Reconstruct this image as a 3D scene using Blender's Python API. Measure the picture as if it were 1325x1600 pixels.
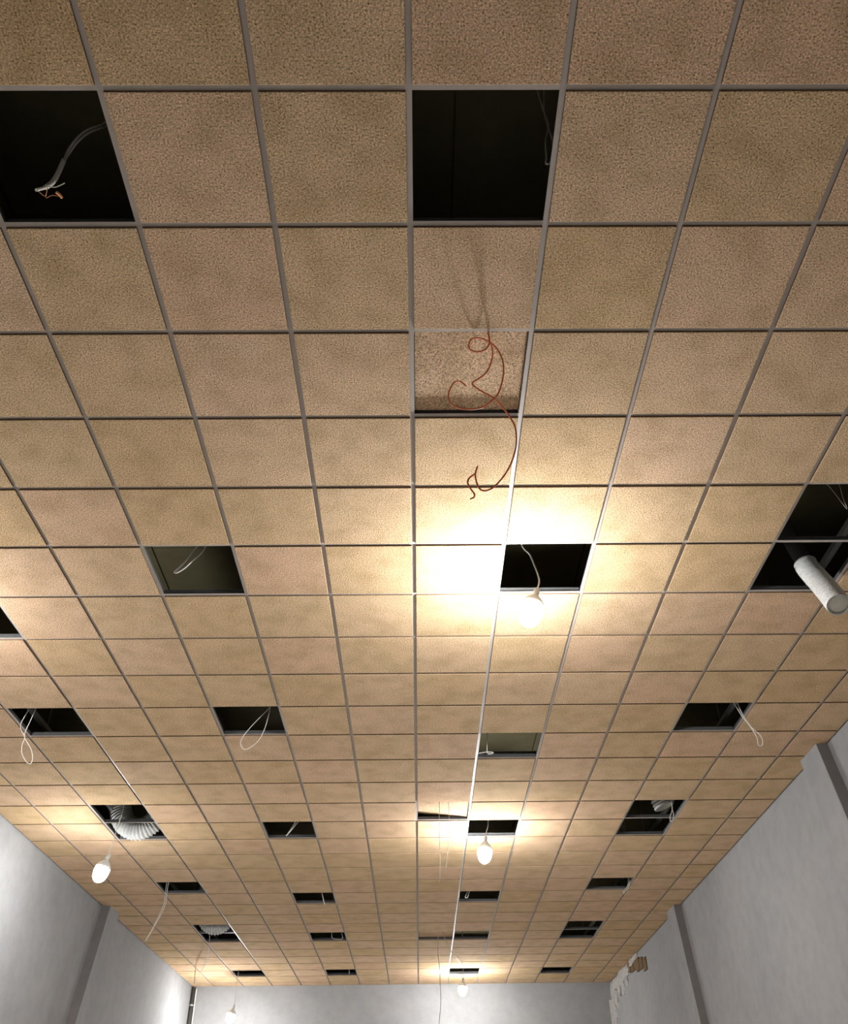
import bpy, bmesh, math, random
from mathutils import Vector, Matrix

# ------------------------------------------------------------------ scene set-up
for _o in list(bpy.data.objects):
    bpy.data.objects.remove(_o, do_unlink=True)
SC = bpy.context.scene
COL = SC.collection
random.seed(7)

T = 0.6                       # ceiling module
H = 4.9657                    # height of the underside of the ceiling grid

cam_data = bpy.data.cameras.new('camera')
cam = bpy.data.objects.new('camera', cam_data)
COL.objects.link(cam)
cam_data.sensor_fit = 'AUTO'
cam_data.sensor_width = 36.0
cam_data.lens = 1341.604 / 1600.0 * 36.0
cam_data.clip_start = 0.05
cam_data.clip_end = 200
_r = Vector((0.99994326, -0.00326488, -0.01014038))
_d = Vector((-0.00592735, 0.62041632, -0.78425025))
_f = Vector((0.00885174, 0.78426586, 0.62036176))
_m = Matrix((( _r.x, -_d.x, -_f.x, 0.01935),
             ( _r.y, -_d.y, -_f.y, -1.59223),
             ( _r.z, -_d.z, -_f.z, H - 3.36570),
             (0, 0, 0, 1)))
cam.matrix_world = _m
SC.camera = cam

world = bpy.data.worlds.new('world')
SC.world = world
world.use_nodes = True
world.node_tree.nodes['Background'].inputs[0].default_value = (0.5, 0.55, 0.6, 1)
world.node_tree.nodes['Background'].inputs[1].default_value = 0.0

SC.view_settings.view_transform = 'Standard'
SC.view_settings.look = 'None'
SC.view_settings.gamma = 1.0
SC.view_settings.use_curve_mapping = False
SC.view_settings.exposure = 1.18
BULB_STRENGTH = 330.0

# ------------------------------------------------------------------ node helpers
def new_mat(name):
    m = bpy.data.materials.new(name)
    m.use_nodes = True
    nt = m.node_tree
    b = nt.nodes['Principled BSDF']
    return m, nt, b

def nd(nt, kind, **kw):
    n = nt.nodes.new(kind)
    for k, v in kw.items():
        setattr(n, k, v)
    return n

def ramp(nt, fac, stops):
    r = nd(nt, 'ShaderNodeValToRGB')
    e = r.color_ramp.elements
    while len(e) < len(stops):
        e.new(0.5)
    for el, (p, c) in zip(e, stops):
        el.position = p
        el.color = (c[0], c[1], c[2], 1)
    nt.links.new(fac, r.inputs[0])
    return r.outputs[0]

def noise(nt, vec, scale, detail=2.0, rough=0.5):
    n = nd(nt, 'ShaderNodeTexNoise')
    n.inputs['Scale'].default_value = scale
    n.inputs['Detail'].default_value = detail
    n.inputs['Roughness'].default_value = rough
    nt.links.new(vec, n.inputs['Vector'])
    return n.outputs['Fac']

def mix(nt, a, b, fac, mode='MIX'):
    n = nd(nt, 'ShaderNodeMix', data_type='RGBA', blend_type=mode)
    for s, v in ((n.inputs[6], a), (n.inputs[7], b)):
        if isinstance(v, (tuple, list)):
            s.default_value = (v[0], v[1], v[2], 1)
        else:
            nt.links.new(v, s)
    if isinstance(fac, (int, float)):
        n.inputs[0].default_value = fac
    else:
        nt.links.new(fac, n.inputs[0])
    return n.outputs[2]

def bump(nt, b, h, strength, dist):
    n = nd(nt, 'ShaderNodeBump')
    n.inputs['Strength'].default_value = strength
    n.inputs['Distance'].default_value = dist
    nt.links.new(h, n.inputs['Height'])
    nt.links.new(n.outputs[0], b.inputs['Normal'])

def position(nt):
    return nd(nt, 'ShaderNodeNewGeometry').outputs['Position']

# ------------------------------------------------------------------ materials
def mat_tile():
    m, nt, b = new_mat('tile_fibre')
    pos = position(nt)
    sn = nd(nt, 'ShaderNodeVectorMath', operation='SNAP')
    nt.links.new(pos, sn.inputs[0])
    sn.inputs[1].default_value = (T, T, 50.0)
    wn = nd(nt, 'ShaderNodeTexWhiteNoise', noise_dimensions='3D')
    nt.links.new(sn.outputs[0], wn.inputs['Vector'])
    tint = ramp(nt, wn.outputs['Value'], [(0.0, (0.65, 0.463, 0.268)), (0.35, (0.665, 0.485, 0.295)),
                                         (0.7, (0.695, 0.498, 0.33)), (1.0, (0.685, 0.473, 0.308))])
    blot = noise(nt, pos, 5.5, 3.0, 0.55)
    bl = ramp(nt, blot, [(0.32, (0.85, 0.84, 0.79)), (0.55, (1.0, 1.0, 1.0)), (0.75, (1.08, 1.06, 1.06))])
    c1 = mix(nt, tint, bl, 1.0, 'MULTIPLY')
    fine = noise(nt, pos, 130.0, 4.0, 0.68)
    gr = ramp(nt, fine, [(0.36, (0.20, 0.16, 0.12)), (0.45, (0.84, 0.82, 0.80)), (0.54, (1.02, 1.02, 1.02)), (0.66, (1.62, 1.64, 1.66))])
    c2 = mix(nt, c1, gr, 1.0, 'MULTIPLY')
    nt.links.new(c2, b.inputs['Base Color'])
    b.inputs['Roughness'].default_value = 0.95
    b.inputs['Specular IOR Level'].default_value = 0.1
    bump(nt, b, fine, 0.8, 0.007)
    return m

def mat_plaster(name, base, dark, warm):
    m, nt, b = new_mat(name)
    pos = position(nt)
    n1 = noise(nt, pos, 0.8, 5.0, 0.6)
    n2 = noise(nt, pos, 6.0, 4.0, 0.6)
    c = ramp(nt, n1, [(0.30, dark), (0.52, base), (0.72, warm)])
    g = ramp(nt, n2, [(0.3, (0.92, 0.92, 0.91)), (0.6, (1.02, 1.02, 1.03))])
    nt.links.new(mix(nt, c, g, 1.0, 'MULTIPLY'), b.inputs['Base Color'])
    b.inputs['Roughness'].default_value = 0.85
    b.inputs['Specular IOR Level'].default_value = 0.25
    n3 = noise(nt, pos, 30.0, 4.0, 0.6)
    bump(nt, b, n3, 0.25, 0.01)
    return m

def mat_plain(name, col, rough=0.5, metal=0.0, spec=0.5, var=0.0, scale=20.0, bmp=0.0):
    m, nt, b = new_mat(name)
    pos = position(nt)
    n1 = noise(nt, pos, scale, 3.0, 0.6)
    lo = tuple(max(0, c * (1 - var)) for c in col)
    hi = tuple(c * (1 + var) for c in col)
    nt.links.new(ramp(nt, n1, [(0.3, lo), (0.7, hi)]), b.inputs['Base Color'])
    b.inputs['Roughness'].default_value = rough
    b.inputs['Metallic'].default_value = metal
    b.inputs['Specular IOR Level'].default_value = spec
    if bmp:
        bump(nt, b, n1, 0.5, bmp)
    return m

def mat_emit(name, col, strength):
    m, nt, b = new_mat(name)
    b.inputs['Base Color'].default_value = (0.9, 0.9, 0.9, 1)
    b.inputs['Emission Color'].default_value = (*col, 1)
    b.inputs['Emission Strength'].default_value = strength
    return m

M = {
    'tile': mat_tile(),
    'tile_edge': mat_plain('tile_edge_shade', (0.20, 0.125, 0.075), 0.95, 0.0, 0.1, 0.15, 60),  # shade of the grooves put into the colour of the tile sides
    'tee': mat_plain('tee_painted_steel', (0.45, 0.405, 0.365), 0.5, 0.0, 0.5, 0.05, 15),
    'tee_web': mat_plain('tee_shaded_web', (0.10, 0.10, 0.10), 0.6, 0.0, 0.3, 0.1, 30),  # near black: the void's shade is painted into the steel web
    'wall': mat_plaster('wall_plaster', (0.31, 0.312, 0.312), (0.275, 0.278, 0.28), (0.33, 0.327, 0.322)),
    'pilaster': mat_plaster('pilaster_concrete', (0.185, 0.172, 0.163), (0.155, 0.145, 0.137), (0.205, 0.192, 0.18)),
    'floor': mat_plain('floor_screed', (0.74, 0.73, 0.71), 0.8, 0.0, 0.3, 0.12, 2.0),
    'soffit': mat_plain('soffit_board', (0.17, 0.148, 0.080), 0.9, 0.0, 0.2, 0.12, 3.0),
    'galv': mat_plain('galvanised_steel', (0.55, 0.56, 0.56), 0.4, 0.7, 0.5, 0.08, 40),
    'cable_white': mat_plain('cable_white_pvc', (0.78, 0.74, 0.66), 0.5, 0.0, 0.4, 0.05, 60),
    'cable_grey': mat_plain('cable_grey_pvc', (0.42, 0.36, 0.31), 0.55, 0.0, 0.4, 0.05, 60),
    'cable_orange': mat_plain('cable_orange_pvc', (0.72, 0.19, 0.06), 0.45, 0.0, 0.5, 0.08, 60),
    'copper': mat_plain('copper_strand', (0.70, 0.33, 0.16), 0.35, 0.9, 0.5, 0.05, 60),
    'duct': mat_plain('duct_sleeve', (0.52, 0.52, 0.50), 0.65, 0.0, 0.35, 0.22, 90, 0.008),
    'duct_in': mat_plain('duct_lining', (0.66, 0.66, 0.60), 0.7, 0.0, 0.3, 0.06, 30),
    'bulb': mat_emit('bulb_glow', (0.985, 0.99, 1.0), BULB_STRENGTH),
    'bulb_mid': mat_emit('bulb_glow_medium', (0.985, 0.99, 1.0), BULB_STRENGTH * 0.8),
    'bulb_low': mat_emit('bulb_glow_weak', (0.97, 0.985, 1.0), BULB_STRENGTH * 0.5),
    'socket': mat_plain('socket_plastic', (0.75, 0.75, 0.73), 0.4, 0.0, 0.5, 0.03, 40),
    'brick': mat_plain('brick_clay', (0.17, 0.115, 0.065), 0.95, 0.0, 0.1, 0.25, 40, 0.01),
    'rubble': mat_plain('plaster_rubble', (0.42, 0.405, 0.385), 0.95, 0.0, 0.1, 0.18, 25, 0.02),
    'pipe': mat_plain('pipe_dark', (0.07, 0.07, 0.068), 0.5, 0.0, 0.4, 0.1, 10),
}

# ------------------------------------------------------------------ mesh helpers
class MB:
    def __init__(self):
        self.v, self.f, self.s = [], [], []
    def box(self, x0, x1, y0, y1, z0, z1):
        n = len(self.v)
        self.v += [(x0, y0, z0), (x1, y0, z0), (x1, y1, z0), (x0, y1, z0), (x0, y0, z1), (x1, y0, z1), (x1, y1, z1), (x0, y1, z1)]
        for q in ((3, 2, 1, 0), (4, 5, 6, 7), (0, 1, 5, 4), (1, 2, 6, 5), (2, 3, 7, 6), (3, 0, 4, 7)):
            self.f.append(tuple(n + i for i in q)); self.s.append(False)
        return self
    def rings(self, rings, cap0=True, cap1=True, smooth=True, closed=False):
        n0 = len(self.v); k = len(rings[0])
        for r in rings:
            self.v += [tuple(p) for p in r]
        for i in range(len(rings) - (0 if closed else 1)):
            a = n0 + i * k; b = n0 + ((i + 1) % len(rings)) * k
            for j in range(k):
                j2 = (j + 1) % k
                self.f.append((a + j, a + j2, b + j2, b + j)); self.s.append(smooth)
        if cap0 and not closed:
            self.f.append(tuple(n0 + j for j in reversed(range(k)))); self.s.append(False)
        if cap1 and not closed:
            e = n0 + (len(rings) - 1) * k
            self.f.append(tuple(e + j for j in range(k))); self.s.append(False)
        return self
    def tube(self, pts, rad, sides=8, cap=True, ribs=None):
        pts = [Vector(p) for p in pts]
        n = len(pts)
        up = None; rings = []
        for i, p in enumerate(pts):
            t = (pts[min(i + 1, n - 1)] - pts[max(i - 1, 0)])
            if t.length < 1e-9:
                t = Vector((0, 0, 1))
            t.normalize()
            if up is None:
                up = t.orthogonal().normalized()
            else:
                up = up - t * up.dot(t)
                if up.length < 1e-6:
                    up = t.orthogonal()
                up.normalize()
            w = t.cross(up)
            r = rad[i] if isinstance(rad, (list, tuple)) else rad
            rings.append([p + (up * math.cos(2 * math.pi * j / sides) + w * math.sin(2 * math.pi * j / sides)) * r for j in range(sides)])
        return self.rings(rings, cap, cap)
    def build(self, name, mat, parent=None, loc=None):
        me = bpy.data.meshes.new(name)
        me.from_pydata(self.v, [], self.f)
        me.polygons.foreach_set('use_smooth', self.s)
        me.materials.append(mat)
        me.update()
        return link(name, me, parent, loc)

def link(name, me, parent=None, loc=None):
    o = bpy.data.objects.new(name, me)
    COL.objects.link(o)
    if parent is not None:
        o.parent = parent
    if loc is not None:
        o.location = loc
    return o

def thing(name, label, cat, loc=(0, 0, 0), group=None):
    o = bpy.data.objects.new(name, None)
    o.empty_display_size = 0.1
    COL.objects.link(o)
    o.location = loc
    tag(o, label, cat, group)
    return o

def tag(o, label, cat, group=None):
    o['label'] = label
    o['category'] = cat
    if group:
        o['group'] = group
    return o

def struct(o, label=None):
    o['kind'] = 'structure'
    if label:
        o['label'] = label
        o['category'] = o.name.split('_')[0]
    return o

def spline(pts, n=6):
    """Catmull-Rom through the points."""
    P = [Vector(p) for p in pts]
    P = [P[0] * 2 - P[1]] + P + [P[-1] * 2 - P[-2]]
    out = []
    for i in range(1, len(P) - 2):
        a, b, c, d = P[i - 1], P[i], P[i + 1], P[i + 2]
        for k in range(n):
            t = k / n
            out.append(0.5 * ((2 * b) + (c - a) * t + (2 * a - 5 * b + 4 * c - d) * t * t + (3 * b - a - 3 * c + d) * t ** 3))
    out.append(P[-2])
    return out

# ------------------------------------------------------------------ the room
XL, XR = -7.77 * T, 6.63 * T          # side walls
YB, YF = -5.4, 30.65 * T              # back and far wall
ZS = H + 0.85                         # underside of the old ceiling above the grid
ZT = ZS + 0.15

struct(MB().box(XL - 0.2, XR + 0.2, YB - 0.2, YF + 0.2, -0.15, 0.0).build('floor', M['floor']), 'bare grey screed floor of the hall')
wl = struct(MB().box(XL - 0.2, XL, YB - 0.2, YF + 0.2, 0.0, ZT).build('wall_left', M['wall']), 'plastered grey-white wall on the left')
wr = struct(MB().box(XR, XR + 0.2, YB - 0.2, YF + 0.2, 0.0, ZT).build('wall_right', M['wall']), 'plastered grey-white wall on the right with broken corner')
wf = struct(MB().box(XL, XR, YF, YF + 0.2, 0.0, ZT).build('wall_far', M['wall']), 'plastered end wall behind the far bulbs')
wb = struct(MB().box(XL, XR, YB - 0.2, YB, 0.0, ZT).build('wall_back', M['wall']), 'plastered wall behind the camera')

def pilaster(x0, x1, y0, y1, lean, parent, name='pilaster'):
    """Raked pier: its foot stands `lean` metres nearer the camera per metre of height."""
    b = MB()
    ring = lambda z: [(x0, y0 - lean * (H - z), z), (x1, y0 - lean * (H - z), z), (x1, y1 - lean * (H - z), z), (x0, y1 - lean * (H - z), z)]
    b.rings([ring(0.0), ring(ZT)], smooth=False)
    o = b.build(name, M['wall'], parent)
    fx0, fx1, th = x0 + 0.002, x1 - 0.002, 0.004
    fr = lambda z: [(fx0, y0 - th - lean * (H - z), z), (fx1, y0 - th - lean * (H - z), z), (fx1, y0 + 0.002 - lean * (H - z), z), (fx0, y0 + 0.002 - lean * (H - z), z)]
    f = MB().rings([fr(0.0), fr(ZT)], smooth=False).build('front_face', M['pilaster'], o)
    f['label'] = 'darker bare concrete front face'
    return o

pilaster(6.445 * T, XR + 0.05, 10.50 * T, 11.22 * T, 0.20, wr)
pilaster(6.445 * T, XR + 0.05, 20.42 * T, 21.20 * T, 0.19, wr)
pilaster(XL - 0.05, -7.55 * T, 19.97 * T, 20.75 * T, 0.29, wl)

# ------------------------------------------------------------------ ceiling: old soffit, grid, tiles
CEIL = struct(MB().box(XL - 0.2, XR + 0.2, YB - 0.2, YF + 0.2, ZS + 0.03, ZT + 0.1).build('ceiling', M['soffit']),
              'suspended tile ceiling with open squares below a dark void')
# soffit boards of the void above
bw, bl = 1.2, 2.4
xs = [0.22 + bw * k for k in range(-5, 5)]
for x in xs:
    y = YB
    while y < YF:
        x0, x1 = max(x, XL), min(x + bw, XR)
        y1 = min(y + bl, YF)
        if x1 - x0 > 0.05:
            MB().box(x0 + 0.006, x1 - 0.006, y + 0.004, y1 - 0.004, ZS, ZS + 0.03).build('soffit_board', M['soffit'], CEIL)
        y += bl

R0, R1 = -9, 31               # grid rows  (R0*T = YB)
C0, C1 = -8, 7                # grid columns
HOLES = {(-3, 0), (0, 0), (4, 4), (4, 5), (-3, 5), (1, 5), (-6, 6), (-6, 9), (-3, 9), (4, 9), (1, 10),
         (-6, 13), (-6, 14), (4, 13), (4, 14), (-3, 14), (1, 14), (-6, 18), (4, 18), (-3, 19), (1, 19),
         (-6, 22), (-6, 23), (4, 22), (4, 23), (-3, 23), (1, 23), (-6, 28), (-3, 28), (1, 28), (4, 28)}
LIFTED = {(0, 2): (0.036, 0.0, 0.0, 'tile pushed up off its grid above dangling orange wires'),
          (0, 13): (0.055, math.radians(1.5), math.radians(5.0), 'tile lying crooked in its opening with dark gaps'),
          (0, 23): (0.045, 0.0, 0.0, 'tile pushed up with a dark slot along its far edge')}

def cell_rect(c, r):
    x0, x1, y0, y1 = c * T, (c + 1) * T, r * T, (r + 1) * T
    return max(x0, XL + 0.001), min(x1, XR - 0.001), max(y0, YB + 0.001), min(y1, YF - 0.001)

def tile_rings(x0, x1, y0, y1, z=0.0):
    prof = [(0.0160, -0.012), (0.0132, -0.0100), (0.0132, 0.0015), (0.0040, 0.0015), (0.0040, 0.0160)]
    out = []
    for i, zz in prof:
        out.append([(x0 + i, y0 + i, z + zz), (x1 - i, y0 + i, z + zz), (x1 - i, y1 - i, z + zz), (x0 + i, y1 - i, z + zz)])
    return out

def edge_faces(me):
    """The sides of each tile take a dark brown that paints in groove shade (18 faces per tile)."""
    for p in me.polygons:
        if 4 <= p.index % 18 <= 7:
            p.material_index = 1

tile_cache = {}
def tile_mesh(w, d):
    key = (round(w, 3), round(d, 3))
    if key not in tile_cache:
        b = MB().rings(tile_rings(-w / 2, w / 2, -d / 2, d / 2), smooth=False)
        me = bpy.data.meshes.new('ceiling_tile')
        me.from_pydata(b.v, [], b.f)
        me.materials.append(M['tile'])
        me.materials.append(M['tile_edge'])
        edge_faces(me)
        me.update()
        tile_cache[key] = me
    return tile_cache[key]

def visible(c, r):
    """Roughly inside the photograph."""
    if r < -1:
        return False
    x, y = (c + 0.5) * T, (r + 0.5) * T
    v = cam.matrix_world.inverted() @ Vector((x, y, H))
    if v.z > -0.1:
        return False
    f = 1341.6
    return abs(f * v.x / -v.z) < 662 + 130 and abs(f * v.y / -v.z) < 800 + 150

order = [(r, abs(c), c) for r in range(R0, R1) for c in range(C0, C1) if visible(c, r) and (c, r) not in HOLES]
order.sort()
single = set((c, r) for r, _, c in order[:300]) | set(LIFTED)
rest = MB()
far_tile_count = 0
for r in range(R0, R1):
    for c in range(C0, C1):
        if (c, r) in HOLES:
            continue
        x0, x1, y0, y1 = cell_rect(c, r)
        if x1 - x0 < 0.05 or y1 - y0 < 0.05:
            continue
        if (c, r) in single:
            o = link('ceiling_tile', tile_mesh(x1 - x0, y1 - y0), CEIL, ((x0 + x1) / 2, (y0 + y1) / 2, H))
            if (c, r) in LIFTED:
                dz, rx, ry, lab = LIFTED[(c, r)]
                o.location.z += dz
                o.rotation_euler = (rx, ry, 0)
                o['label'] = lab
        else:
            rest.rings(tile_rings(x0, x1, y0, y1, H), smooth=False)
o = rest.build('ceiling_tile_field', M['tile'], CEIL)
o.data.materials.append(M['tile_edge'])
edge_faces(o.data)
o['kind'] = 'stuff'
o['label'] = 'farthest ceiling tiles towards the end wall'

# T-shaped grid bars
def tee_profile():
    return [(-0.012, 0.0), (0.012, 0.0), (0.012, 0.0012), (0.001, 0.0012), (0.001, 0.030), (0.0035, 0.030),
            (0.0035, 0.038), (-0.0035, 0.038), (-0.0035, 0.030), (-0.001, 0.030), (-0.001, 0.0012), (-0.012, 0.0012)]

def tee_along_y(length):
    p = tee_profile()
    return MB().rings([[(x, 0, z) for x, z in p], [(x, length, z) for x, z in p]], smooth=False)

def tee_along_x(length, dz=0.0):
    p = tee_profile()
    return MB().rings([[(0, -x, z + dz) for x, z in p], [(length, -x, z + dz) for x, z in p]], smooth=False)

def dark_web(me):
    """Only the flange of a grid bar is painted; web and bulb are bare steel, darkened in colour as if unlit."""
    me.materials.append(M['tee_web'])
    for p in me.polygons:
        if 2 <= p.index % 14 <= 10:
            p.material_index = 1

me_main = None
for c in range(C0 + 1, C1):
    if me_main is None:
        o = tee_along_y(YF - YB - 0.004).build('main_tee', M['tee'], CEIL)
        me_main = o.data
        dark_web(o.data)
        o.location = (c * T, YB + 0.002, H)
    else:
        link('main_tee', me_main, CEIL, (c * T, YB + 0.002, H))

cross_list = []
for r in range(R0 + 1, R1):
    for c in range(C0, C1):
        x0, x1 = max(c * T + 0.0122, XL + 0.001), min((c + 1) * T - 0.0122, XR - 0.001)
        if x1 - x0 > 0.05:
            cross_list.append((c, r, x0, x1))
cross_list.sort(key=lambda q: (0 if visible(q[0], q[1]) else 1, q[1], abs(q[0])))
cache = {}
rest = MB()
for i, (c, r, x0, x1) in enumerate(cross_list):
    if i < 300:
        k = round(x1 - x0, 3)
        if k not in cache:
            o = tee_along_x(x1 - x0, 0.0003).build('cross_tee', M['tee'], CEIL)
            cache[k] = o.data
            dark_web(o.data)
            o.location = (x0, r * T, H)
        else:
            link('cross_tee', cache[k], CEIL, (x0, r * T, H))
    else:
        p = tee_profile()
        rest.rings([[(x0, r * T - x, H + z + 0.0003) for x, z in p], [(x1, r * T - x, H + z + 0.0003) for x, z in p]], smooth=False)
o = rest.build('cross_tee_field', M['tee'], CEIL)
dark_web(o.data)
o['kind'] = 'stuff'

# carrying channels above two of the main bars, and hangers
for c in (-6, 5):
    b = MB()
    x = c * T
    for (a0, a1, z0, z1) in ((-0.02, 0.02, 0.19, 0.193), (-0.02, -0.017, 0.193, 0.23), (0.017, 0.02, 0.193, 0.23)):
        b.box(x + a0, x + a1, YB + 0.01, YF - 0.01, H + z0, H + z1)
    b.build('carrying_channel', M['galv'], CEIL)
    y = 0.9
    while y < YF:
        MB().tube([(x, y, H + 0.22), (x, y, ZS + 0.01)], 0.003, 6).build('hanger_rod', M['galv'], CEIL)
        y += 1.8
# cross channel seen through the lit opening behind the first bulb
MB().box(0.5, 1.35, 6.92, 6.96, H + 0.16, H + 0.20).build('cross_channel', M['galv'], CEIL)

# ------------------------------------------------------------------ bulbs
def lathe_axis(b, origin, axis, prof, sides=20):
    axis = Vector(axis).normalized()
    u = axis.orthogonal().normalized(); w = axis.cross(u)
    rings = []
    for d, r in prof:
        ctr = Vector(origin) + axis * d
        rings.append([ctr + (u * math.cos(2 * math.pi * j / sides) + w * math.sin(2 * math.pi * j / sides)) * r for j in range(sides)])
    b.rings(rings)

def bulb(label, cord_pts, top, toward, cord_r=0.004, power='bulb', to_slab=True):
    top = Vector((top[0], top[1], top[2] + H))
    axis = (Vector((toward[0], toward[1], toward[2] + H)) - top).normalized()
    t = thing('hanging_bulb', label, 'light bulb', tuple(top), 'bare bulbs hanging from the ceiling')
    loc = lambda b, n, m, p=t: b.build(n, M[m], p)
    def shift(b):
        b.v = [tuple(Vector(v) - top) for v in b.v]
        return b
    b = MB(); lathe_axis(b, top, axis, [(0.0, 0.012), (0.004, 0.021), (0.055, 0.021), (0.06, 0.018)])
    sk = loc(shift(b), 'socket', 'socket')
    b = MB(); lathe_axis(b, top, axis, [(0.055, 0.018), (0.075, 0.036), (0.10, 0.060), (0.125, 0.076), (0.150, 0.080)], 24)
    loc(shift(b), 'collar', 'socket')
    b = MB(); lathe_axis(b, top, axis, [(0.150, 0.080), (0.18, 0.082), (0.205, 0.081), (0.24, 0.074), (0.268, 0.062), (0.29, 0.044), (0.303, 0.024), (0.307, 0.004)], 24)
    loc(shift(b), 'globe', power)
    pts = [Vector((x, y, z + H)) for x, y, z in cord_pts]
    if to_slab:
        a = pts[0]
        pts = [Vector((a.x - 0.02, a.y - 0.05, ZS - 0.002)), Vector((a.x - 0.01, a.y - 0.03, (a.z + ZS) / 2))] + pts
    pts.append(top + axis * 0.004)
    b = MB().tube(spline(pts), cord_r, 8)
    loc(shift(b), 'cord', 'cable_white')
    return t

bulb('brightest bare bulb hanging nearest the camera below an open ceiling square',
     [(0.752, 3.3, 0.267), (0.762, 3.3, 0.202), (0.778, 3.3, 0.161), (0.811, 3.3, 0.116), (0.831, 3.3, 0.037), (0.852, 3.3, -0.051), (0.855, 3.3, -0.115)],
     (0.838, 3.3, -0.165), (0.769, 3.3, -0.368), 0.006)
bulb('bare bulb halfway down the hall in the same row as the nearest bulb',
     [(0.856, 8.7, 0.179), (0.852, 8.7, 0.107), (0.847, 8.7, 0.027), (0.823, 8.7, -0.047)],
     (0.813, 8.7, -0.10), (0.785, 8.7, -0.339), 0.006, 'bulb_mid')
bulb('farthest bare bulb in front of the end wall, near its middle',
     [(0.9, 17.1, 0.133), (0.884, 17.1, 0.043), (0.874, 17.1, -0.058)],
     (0.873, 17.1, -0.13), (0.856, 17.1, -0.366), 0.006, 'bulb_mid')
bulb('bare bulb hanging tilted beside the left wall below a bent duct',
     [(-3.35, 8.22, 0.10), (-3.383, 8.25, -0.087), (-3.403, 8.28, -0.201), (-3.434, 8.31, -0.332)],
     (-3.445, 8.34, -0.372), (-3.499, 8.34, -0.59), 0.005, 'bulb_low')
bulb('bare bulb hanging low before the end wall near the left corner',
     [(-3.501, 17.1, 0.062), (-3.503, 17.1, -0.215), (-3.506, 17.1, -0.44)],
     (-3.506, 17.1, -0.55), (-3.557, 17.1, -0.752), 0.005, 'bulb_mid')
bulb('bare bulb by the left wall abreast of the nearest bulb',
     [(-3.75, 3.5, 0.2), (-3.75, 3.5, 0.05), (-3.75, 3.5, -0.1)],
     (-3.75, 3.5, -0.2), (-3.76, 3.5, -0.4), 0.005, 'bulb_mid')

# ------------------------------------------------------------------ loose cables
def cable(name, label, strands, rad, mat, extend=(True, True), group='loose cables hanging from the ceiling', slab=True):
    """strands: list of point lists (z measured from the ceiling); the first is the cable, others are its strands."""
    first = Vector((strands[0][0][0], strands[0][0][1], strands[0][0][2] + H))
    def mk(pts, ext, r):
        p = [Vector((x, y, z + H)) for x, y, z in pts]
        if ext[0]:
            a = p[0]; p = [Vector((a.x, a.y - 0.06, ZS - 0.002)), Vector((a.x, a.y - 0.03, (a.z * 0.5 + ZS * 0.5)))] + p
        if ext[1]:
            a = p[-1]; p = p + [Vector((a.x + 0.01, a.y - 0.03, (a.z * 0.5 + ZS * 0.5))), Vector((a.x + 0.02, a.y - 0.06, ZS - 0.002))]
        return MB().tube(spline(p), r, 8)
    if len(strands) == 1:
        return tag(mk(strands[0], extend, rad).build(name, M[mat]), label, 'cable', group)
    t = thing(name, label, 'cable', (0, 0, 0), group)
    for i, s in enumerate(strands):
        mk(s, (extend[0], extend[1] and i == 0), rad if i == 0 else rad * 0.9).build('strand', M[mat], t)
    return t

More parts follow.
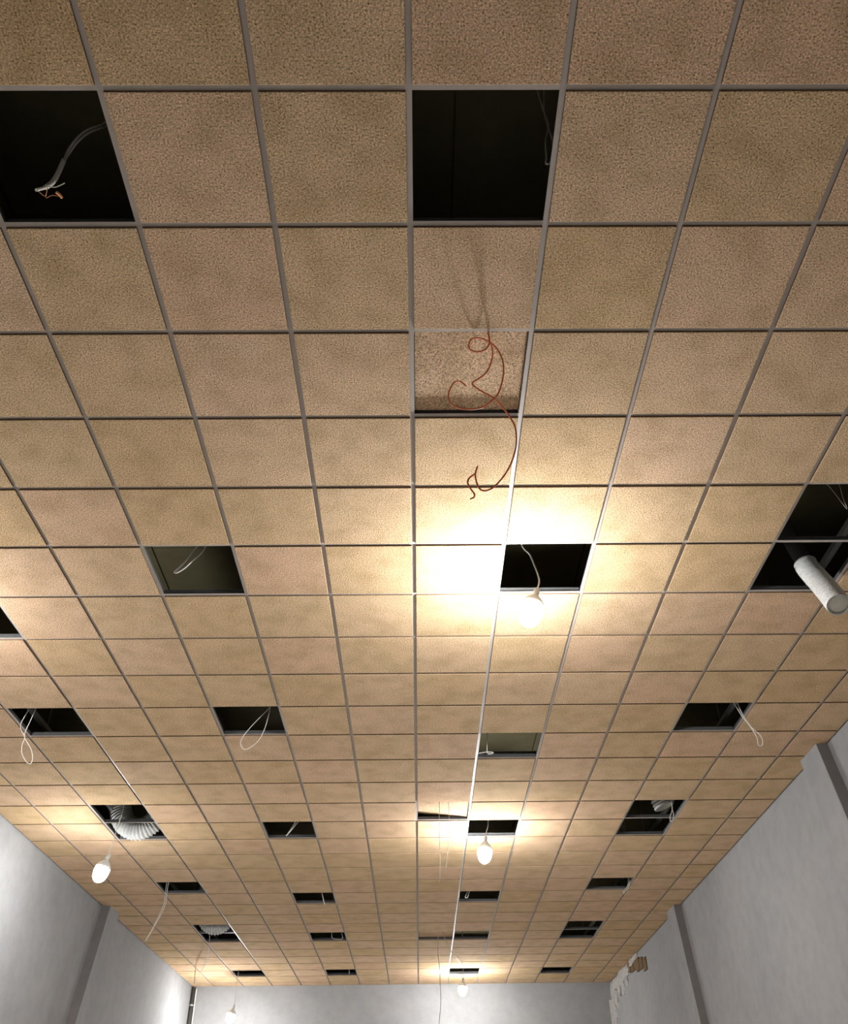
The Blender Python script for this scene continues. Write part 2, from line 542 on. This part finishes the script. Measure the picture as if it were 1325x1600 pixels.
P = {
    'stripped': [(-1.415,0.418,0.55),(-1.424,0.396,0.473),(-1.453,0.377,0.397),(-1.48,0.375,0.32),(-1.505,0.39,0.243),(-1.504,0.391,0.167),(-1.51,0.401,0.09),(-1.516,0.403,0.013),(-1.521,0.384,-0.063),(-1.526,0.349,-0.14)],
    'stripped2': [(-1.41,0.43,0.55),(-1.419,0.408,0.473),(-1.448,0.389,0.396),(-1.475,0.386,0.319),(-1.499,0.398,0.242),(-1.501,0.393,0.165)],
    'strip_a': [(-1.49,0.359,-0.1),(-1.459,0.359,-0.1),(-1.419,0.342,-0.1)],
    'strip_b': [(-1.534,0.373,-0.11),(-1.515,0.394,-0.11),(-1.494,0.362,-0.11),(-1.513,0.402,-0.11),(-1.482,0.391,-0.11),(-1.446,0.4,-0.11)],
    'strip_tag': [(-1.462,0.376,-0.11),(-1.452,0.388,-0.11),(-1.447,0.403,-0.11)],
    'loop00': [(0.607,0.372,0.79),(0.611,0.372,0.733),(0.619,0.372,0.563),(0.63,0.372,0.43),(0.603,0.372,0.281),(0.593,0.372,0.149),(0.586,0.372,0.1),(0.596,0.372,0.092),(0.61,0.372,0.118),(0.633,0.372,0.262),(0.628,0.372,0.384),(0.623,0.372,0.542)],
    'orangeA': [(0.384,1.233,0.035),(0.386,1.233,0.005),(0.387,1.233,-0.061),(0.363,1.233,-0.11),(0.321,1.233,-0.129),(0.287,1.233,-0.105),(0.286,1.233,-0.064),(0.307,1.233,-0.028),(0.35,1.233,-0.028),(0.396,1.233,-0.065),(0.429,1.242,-0.113),(0.448,1.25,-0.192),(0.443,1.259,-0.276),(0.417,1.267,-0.376),(0.382,1.276,-0.424),(0.33,1.284,-0.463),(0.263,1.293,-0.465),(0.2,1.302,-0.432),(0.178,1.31,-0.379),(0.183,1.319,-0.312),(0.207,1.327,-0.248),(0.23,1.336,-0.226),(0.251,1.344,-0.23),(0.268,1.353,-0.242)],
    'orangeB': [(0.41,1.26,0.067),(0.405,1.268,0.045),(0.394,1.276,0.008),(0.406,1.285,-0.041),(0.402,1.293,-0.109),(0.376,1.301,-0.187),(0.338,1.309,-0.23),(0.301,1.317,-0.255),(0.303,1.325,-0.271),(0.342,1.334,-0.301),(0.398,1.342,-0.34),(0.441,1.35,-0.398),(0.477,1.358,-0.47),(0.494,1.366,-0.532),(0.488,1.375,-0.628),(0.46,1.383,-0.725),(0.417,1.391,-0.805),(0.37,1.399,-0.859),(0.332,1.407,-0.873),(0.307,1.415,-0.851),(0.296,1.424,-0.797),(0.295,1.432,-0.747),(0.308,1.44,-0.696)],
    'orangeC': [(0.296,1.44,-0.74),(0.268,1.44,-0.766),(0.257,1.44,-0.795),(0.27,1.44,-0.834),(0.285,1.44,-0.864),(0.281,1.44,-0.885),(0.265,1.44,-0.894)],
    'loop35': [(-1.5,3.27,0.234),(-1.512,3.27,0.195),(-1.54,3.27,0.143),(-1.575,3.27,0.062),(-1.61,3.27,0.006),(-1.635,3.27,-0.026),(-1.619,3.27,-0.035),(-1.574,3.27,0.0),(-1.531,3.27,0.059),(-1.477,3.27,0.129),(-1.454,3.27,0.195),(-1.446,3.27,0.234)],
    'loop69': [(-3.447,5.64,0.151),(-3.451,5.64,0.082),(-3.463,5.64,-0.011),(-3.477,5.64,-0.096),(-3.476,5.64,-0.16),(-3.427,5.64,-0.226),(-3.379,5.64,-0.288),(-3.348,5.64,-0.362),(-3.353,5.64,-0.414),(-3.395,5.64,-0.393),(-3.45,5.64,-0.323),(-3.473,5.64,-0.24),(-3.47,5.64,-0.169),(-3.523,5.64,-0.096),(-3.54,5.64,-0.035),(-3.519,5.64,0.058),(-3.509,5.64,0.127)],
    'loop39': [(-1.337,5.7,0.162),(-1.344,5.7,0.118),(-1.421,5.7,0.024),(-1.497,5.7,-0.074),(-1.55,5.7,-0.159),(-1.559,5.7,-0.225),(-1.52,5.7,-0.273),(-1.465,5.7,-0.25),(-1.404,5.7,-0.191),(-1.363,5.7,-0.088),(-1.341,5.7,0.036),(-1.331,5.7,0.162)],
    'loop49': [(2.869,5.58,0.138),(2.886,5.58,0.087),(2.906,5.58,0.024),(2.937,5.58,-0.065),(2.973,5.58,-0.131),(3.0,5.58,-0.203),(3.015,5.58,-0.257),(3.01,5.58,-0.323),(3.044,5.58,-0.323),(3.057,5.58,-0.27),(3.042,5.58,-0.219),(3.012,5.58,-0.191),(2.974,5.58,-0.124),(2.946,5.58,-0.053),(2.928,5.58,0.024),(2.919,5.58,0.087),(2.905,5.58,0.144)],
    'loop413': [(2.895,8.1,0.173),(2.898,8.1,0.114),(2.897,8.1,0.004),(2.852,8.1,-0.093),(2.85,8.1,-0.142),(2.88,8.1,-0.122),(2.898,8.1,-0.065),(2.893,8.1,0.011),(2.92,8.1,0.113),(2.924,8.1,0.172)],
    'loop314': [(-1.398,8.7,0.169),(-1.433,8.7,0.101),(-1.485,8.7,0.007),(-1.536,8.7,-0.07),(-1.5,8.7,-0.026),(-1.407,8.7,0.093),(-1.367,8.7,0.168)],
    'hang618': [(-3.458,11.04,0.146),(-3.502,11.15,0.099),(-3.535,11.26,-0.008),(-3.557,11.37,-0.13),(-3.619,11.48,-0.233),(-3.725,11.59,-0.392),(-3.843,11.7,-0.554)],
    'hang618b': [(-3.503,11.04,0.147),(-3.529,11.15,0.099),(-3.558,11.26,-0.008),(-3.58,11.37,-0.13),(-3.642,11.48,-0.233),(-3.738,11.59,-0.392),(-3.849,11.7,-0.55)],
    'hang623': [(-3.475,14.028,0.08),(-3.5,14.187,0.01),(-3.554,14.485,-0.08),(-3.77,15.353,-0.13),(-4.044,16.28,-0.12),(-4.513,17.945,-0.03)],
    'c319': [(-1.41,11.64,0.123),(-1.392,11.64,0.065),(-1.369,11.64,-0.009),(-1.347,11.64,-0.084),(-1.331,11.64,-0.105)],
    'c323': [(-1.438,14.07,0.119),(-1.435,14.07,0.06),(-1.423,14.07,-0.038),(-1.261,14.07,-0.05),(-1.28,14.07,0.059),(-1.287,14.07,0.118)],
    'c328': [(-1.348,17.07,0.115),(-1.345,17.07,0.044),(-1.341,17.07,-0.042)],
    'c119': [(0.78,11.7,0.145),(0.746,11.7,0.079),(0.698,11.7,-0.011),(0.732,11.7,-0.011),(0.768,11.7,0.079),(0.808,11.7,0.145)],
    'c418': [(2.994,11.1,0.155),(2.983,11.1,0.088),(2.955,11.1,-0.03),(2.902,11.1,-0.084),(2.876,11.1,-0.135),(2.917,11.1,-0.101),(2.973,11.1,-0.034),(3.012,11.1,0.155)],
    'w13a': [(0.257,7.89,0.04),(0.249,7.89,-0.221),(0.248,7.89,-0.49),(0.247,7.89,-0.711),(0.241,7.89,-0.833)],
    'w13b': [(0.355,7.89,0.039),(0.359,7.89,-0.156),(0.342,7.89,-0.425),(0.314,7.89,-0.659),(0.303,7.89,-0.737)],
    'w23': [(0.36,13.86,0.131),(0.326,13.86,-0.262),(0.346,13.86,-0.516),(0.357,13.86,-0.792),(0.358,13.86,-1.061),(0.325,13.86,-1.324),(0.285,13.86,-1.83)],
    'w23d': [(0.365,13.615,0.05),(0.552,14.677,-0.1),(0.667,15.198,-0.12),(0.873,16.667,-0.01)],
    'w44': [(2.705,2.7,0.278),(2.719,2.7,0.226),(2.744,2.7,0.144),(2.777,2.7,0.033),(2.78,2.7,0.12),(2.79,2.7,0.225),(2.789,2.7,0.277)],
    'c110': [(0.701,6.36,0.137),(0.698,6.36,0.084),(0.691,6.36,-0.04),(0.719,6.36,-0.06),(0.75,6.36,-0.047),(0.691,6.36,-0.04),(0.608,6.36,-0.052)],
}

t = thing('stripped_cable', 'white cable with bared copper ends dangling in dark square at upper left', 'cable', (0, 0, 0), 'loose cables hanging from the ceiling')
def tb(pts, r, n, m, ext=False):
    p = [Vector((x, y, z + H)) for x, y, z in pts]
    if ext:
        p = [Vector((p[0].x + 0.1, p[0].y, ZS - 0.002))] + p
    return MB().tube(spline(p), r, 8).build(n, M[m], t)
tb(P['stripped'][:6], 0.0048, 'core', 'cable_white', True)
tb(P['stripped2'], 0.0048, 'core', 'cable_white', True)
tb(P['stripped'][5:9], 0.0105, 'sheath', 'cable_white')
tb(P['stripped'][8:], 0.007, 'core', 'cable_white')
tb(P['strip_a'], 0.002, 'bare_wire', 'cable_white')
tb(P['strip_b'], 0.0012, 'bare_wire', 'copper')
tb(P['strip_tag'], 0.006, 'connector', 'copper')

cable('cable_loop', 'thin pale cable loop against right side of dark square at top centre', [P['loop00']], 0.0045, 'cable_white')
t = thing('orange_wire', 'two orange wires curling down from pushed-up tile', 'wire')
MB().tube([Vector((x, y, z + H)) for x, y, z in spline(P['orangeA'])], 0.0042, 8).build('strand', M['cable_orange'], t)
MB().tube([Vector((x, y, z + H)) for x, y, z in spline(P['orangeB'])], 0.0042, 8).build('strand', M['cable_orange'], t)
MB().tube([Vector((x, y, z + H)) for x, y, z in spline(P['orangeC'])], 0.0042, 8).build('strand', M['cable_orange'], t)
cable('cable_loop', 'white cable loop in open square left of the nearest bulb', [P['loop35']], 0.0055, 'cable_white')
cable('cable_loop', 'long white cable loop hanging from open square at far left edge', [P['loop69']], 0.0038, 'cable_white')
cable('cable_loop', 'thin white cable loop below the open square left of centre', [P['loop39']], 0.0035, 'cable_white')
cable('cable_loop', 'crossed white cable loop hanging from open square near right wall', [P['loop49']], 0.0038, 'cable_white')
cable('cable_loop', 'small white cable loop beside the duct end near right wall', [P['loop413']], 0.004, 'cable_white')
cable('cable_loop', 'narrow white cable loop in open square level with the second bulb', [P['loop314']], 0.0055, 'cable_white')
cable('hanging_cable', 'pair of pinkish cables hanging towards the left wall', [P['hang618'], P['hang618b']], 0.0036, 'cable_white', (True, False))
cable('hanging_cable', 'grey cable slung from open square to the far left corner', [P['hang623']], 0.006, 'cable_grey', (True, False))
cable('cable_end', 'short white cable end in open square past the second bulb, left of centre', [P['c319']], 0.006, 'cable_white', (True, False))
cable('cable_loop', 'flat thin cable loop in far open square left of centre', [P['c323']], 0.004, 'cable_white')
cable('cable_end', 'short cable end in last open square left of centre', [P['c328']], 0.004, 'cable_white', (True, False))
cable('cable_loop', 'pale narrow cable loop in open square behind the second bulb', [P['c119']], 0.006, 'cable_white')
cable('cable_loop', 'thin cable loop at right end of far open square by right wall', [P['c418']], 0.0035, 'cable_white')
cable('hanging_wire', 'thin brown wire hanging straight from crooked tile', [P['w13a']], 0.0028, 'cable_grey', (False, False))
cable('hanging_wire', 'slightly bowed brown wire hanging from crooked tile beside bright grid bar', [P['w13b']], 0.0028, 'cable_grey', (False, False))
cable('hanging_wire', 'long dark wire hanging down before the end wall', [P['w23']], 0.005, 'cable_grey', (False, False))
cable('hanging_wire', 'thin wire slung across the ceiling to the farthest bulb', [P['w23d']], 0.005, 'cable_grey', (True, False))
cable('cable_loop', 'faint thin wire loop in the large dark opening at right edge', [P['w44']], 0.002, 'cable_white')
cable('cable_end', 'knotted white cable at the lit opening behind the nearest bulb', [P['c110']], 0.005, 'cable_white', (True, False))

# ------------------------------------------------------------------ flexible ducts
def duct(label, pts, rad, ends=(True, True)):
    pts = [Vector((x, y, z + H)) for x, y, z in pts]
    base = pts[-1].copy()
    t = thing('flexible_duct', label, 'duct', tuple(base), 'flexible ducts in the ceiling openings')
    path = spline(pts, 40)
    # resample evenly
    acc = [0.0]
    for a, b in zip(path, path[1:]):
        acc.append(acc[-1] + (b - a).length)
    step = 0.006
    n = max(8, int(acc[-1] / step)); even = []
    j = 0
    for i in range(n + 1):
        s = acc[-1] * i / n
        while j < len(acc) - 2 and acc[j + 1] < s:
            j += 1
        k = (s - acc[j]) / max(1e-9, acc[j + 1] - acc[j])
        even.append(path[j].lerp(path[j + 1], k) - base)
    rr = [rad * (1 + 0.08 * math.cos(i * 2 * math.pi / 5)) for i in range(len(even))]
    MB().tube(even, rr, 28, cap=False).build('hose', M['duct'], t)
    MB().tube(even, rad * 0.93, 28, cap=False).build('lining', M['duct_in'], t)
    for flag, e in ((ends[0], even[:4]), (ends[1], even[-4:])):
        if flag:
            MB().tube(e, rad * 1.05, 28, cap=False).build('hem', M['duct'], t)
            ax = (e[-1] - e[0]).normalized()
            u = ax.orthogonal().normalized(); w = ax.cross(u)
            c = e[-1] if e is not even[:4] else e[0]
            ring = lambda r: [c + (u * math.cos(2 * math.pi * q / 28) + w * math.sin(2 * math.pi * q / 28)) * r for q in range(28)]
            MB().rings([ring(rad * 1.05), ring(rad * 0.93)], False, False).build('rim', M['duct'], t)
    return t

t = duct('white flexible duct poking down through opening at the right edge',
     [(2.744, 3.345, 0.06), (2.745, 3.33, 0.0), (2.74, 3.21, -0.22), (2.715, 3.07, -0.455)], 0.072, (True, True))
off = t.location
_e, _p = Vector((2.715, 3.07, H - 0.455)), Vector((2.7225, 3.107, H - 0.3925))
_ax = (_e - _p).normalized()
_b = MB()
lathe_axis(_b, _e - off - _ax * 0.022, _ax, [(0.0, 0.066), (0.004, 0.066), (0.009, 0.05), (0.012, 0.02), (0.0125, 0.002)], 28)
_b.build('end_cap', M['duct_in'], t)
MB().tube([Vector(p) - off for p in spline([(2.70, 3.40, ZS - 0.002), (2.71, 3.40, H + 0.45), (2.73, 3.37, H + 0.2), (2.745, 3.335, H + 0.03)])], 0.058, 20).build('inner_pipe', M['pipe'], t)
duct('bent flexible duct sagging in double opening above tilted bulb by left wall',
     [(-3.64, 8.66, 0.80), (-3.60, 8.66, 0.55), (-3.555, 8.66, 0.30), (-3.45, 8.66, 0.085), (-3.27, 8.66, 0.01), (-3.10, 8.66, 0.11), (-3.00, 8.66, 0.35), (-2.95, 8.66, 0.80)], 0.12, (False, False))
duct('far flexible duct sagging through opening towards left end of hall',
     [(-3.55, 13.56, 0.80), (-3.53, 13.56, 0.40), (-3.45, 13.56, 0.13), (-3.29, 13.56, 0.045), (-3.13, 13.56, 0.13), (-3.05, 13.56, 0.40), (-3.03, 13.56, 0.80)], 0.12, (False, False))
duct('grey flexible duct end tucked above double opening near right wall',
     [(2.95, 8.24, 0.80), (2.88, 8.24, 0.5), (2.83, 8.24, 0.30), (2.82, 8.24, 0.17), (2.85, 8.24, 0.07)], 0.11, (False, True))

# ------------------------------------------------------------------ broken plaster in the far right corner
random.seed(3)
y = 14.95
k = 0
while y < 16.35:
    hgt = 0.20 - 0.03 * (k % 2)
    z1 = H - 0.03 - 0.17 * max(0, (15.9 - y)) / 1.0
    MB().box(XR - 0.022 - 0.008 * (k % 3), XR + 0.02, y, y + 0.23, z1 - hgt, z1).build('brick', M['brick'], wr)
    y += 0.245
    k += 1
def lump(x, y, z, rx, ry, rz, name, parent, mat):
    bm = bmesh.new()
    bmesh.ops.create_icosphere(bm, subdivisions=2, radius=1.0)
    for v in bm.verts:
        s = 1 + random.uniform(-0.28, 0.28)
        v.co = Vector((v.co.x * rx * s + x, v.co.y * ry * s + y, v.co.z * rz * s + z))
    me = bpy.data.meshes.new(name)
    bm.to_mesh(me); bm.free()
    me.materials.append(M[mat])
    return link(name, me, parent)
for (yy, zz, ry_, rz_) in ((15.75, -0.05, 0.22, 0.05), (16.1, -0.07, 0.25, 0.07), (16.5, -0.12, 0.28, 0.10), (16.85, -0.10, 0.26, 0.11), (17.2, -0.13, 0.28, 0.13),
                           (17.55, -0.14, 0.26, 0.13), (17.9, -0.15, 0.24, 0.14), (18.2, -0.20, 0.18, 0.17), (16.7, -0.27, 0.10, 0.09), (17.1, -0.31, 0.06, 0.14),
                           (17.45, -0.33, 0.07, 0.13), (17.9, -0.34, 0.08, 0.20), (18.15, -0.45, 0.07, 0.25)):
    lump(XR - 0.005, yy, H + zz, 0.045, ry_, rz_, 'plaster_clod', wr, 'rubble')
MB().rings([[(XR - 0.075, YF - 0.001, z), (XR - 0.03, YF - 0.03, z), (XR - 0.001, YF - 0.08, z), (XR + 0.01, YF + 0.01, z)] for z in (0.0, H - 0.33)], smooth=False).build('corner_bead', M['rubble'], wr)

# conduit and cord in the far left corner
t = thing('corner_conduit', 'dark vertical pipe with pale cord in the far left corner', 'pipe', (XL + 0.045, YF - 0.045, 0))
MB().tube([(0, 0, 0.0), (0, 0, H - 0.03)], 0.034, 14).build('pipe', M['pipe'], t)
MB().tube(spline([(0.055, 0.02, 0.0), (0.05, 0.015, 1.6), (0.06, 0.02, 3.2), (0.055, 0.02, 4.4), (0.06, 0.0, H - 0.05)]), 0.012, 8).build('cord', M['cable_white'], t)
for z in (0.6, 2.0, 3.4, 4.6):
    MB().tube([(0, 0, z), (0, 0, z + 0.03)], 0.042, 14).build('clip', M['galv'], t)
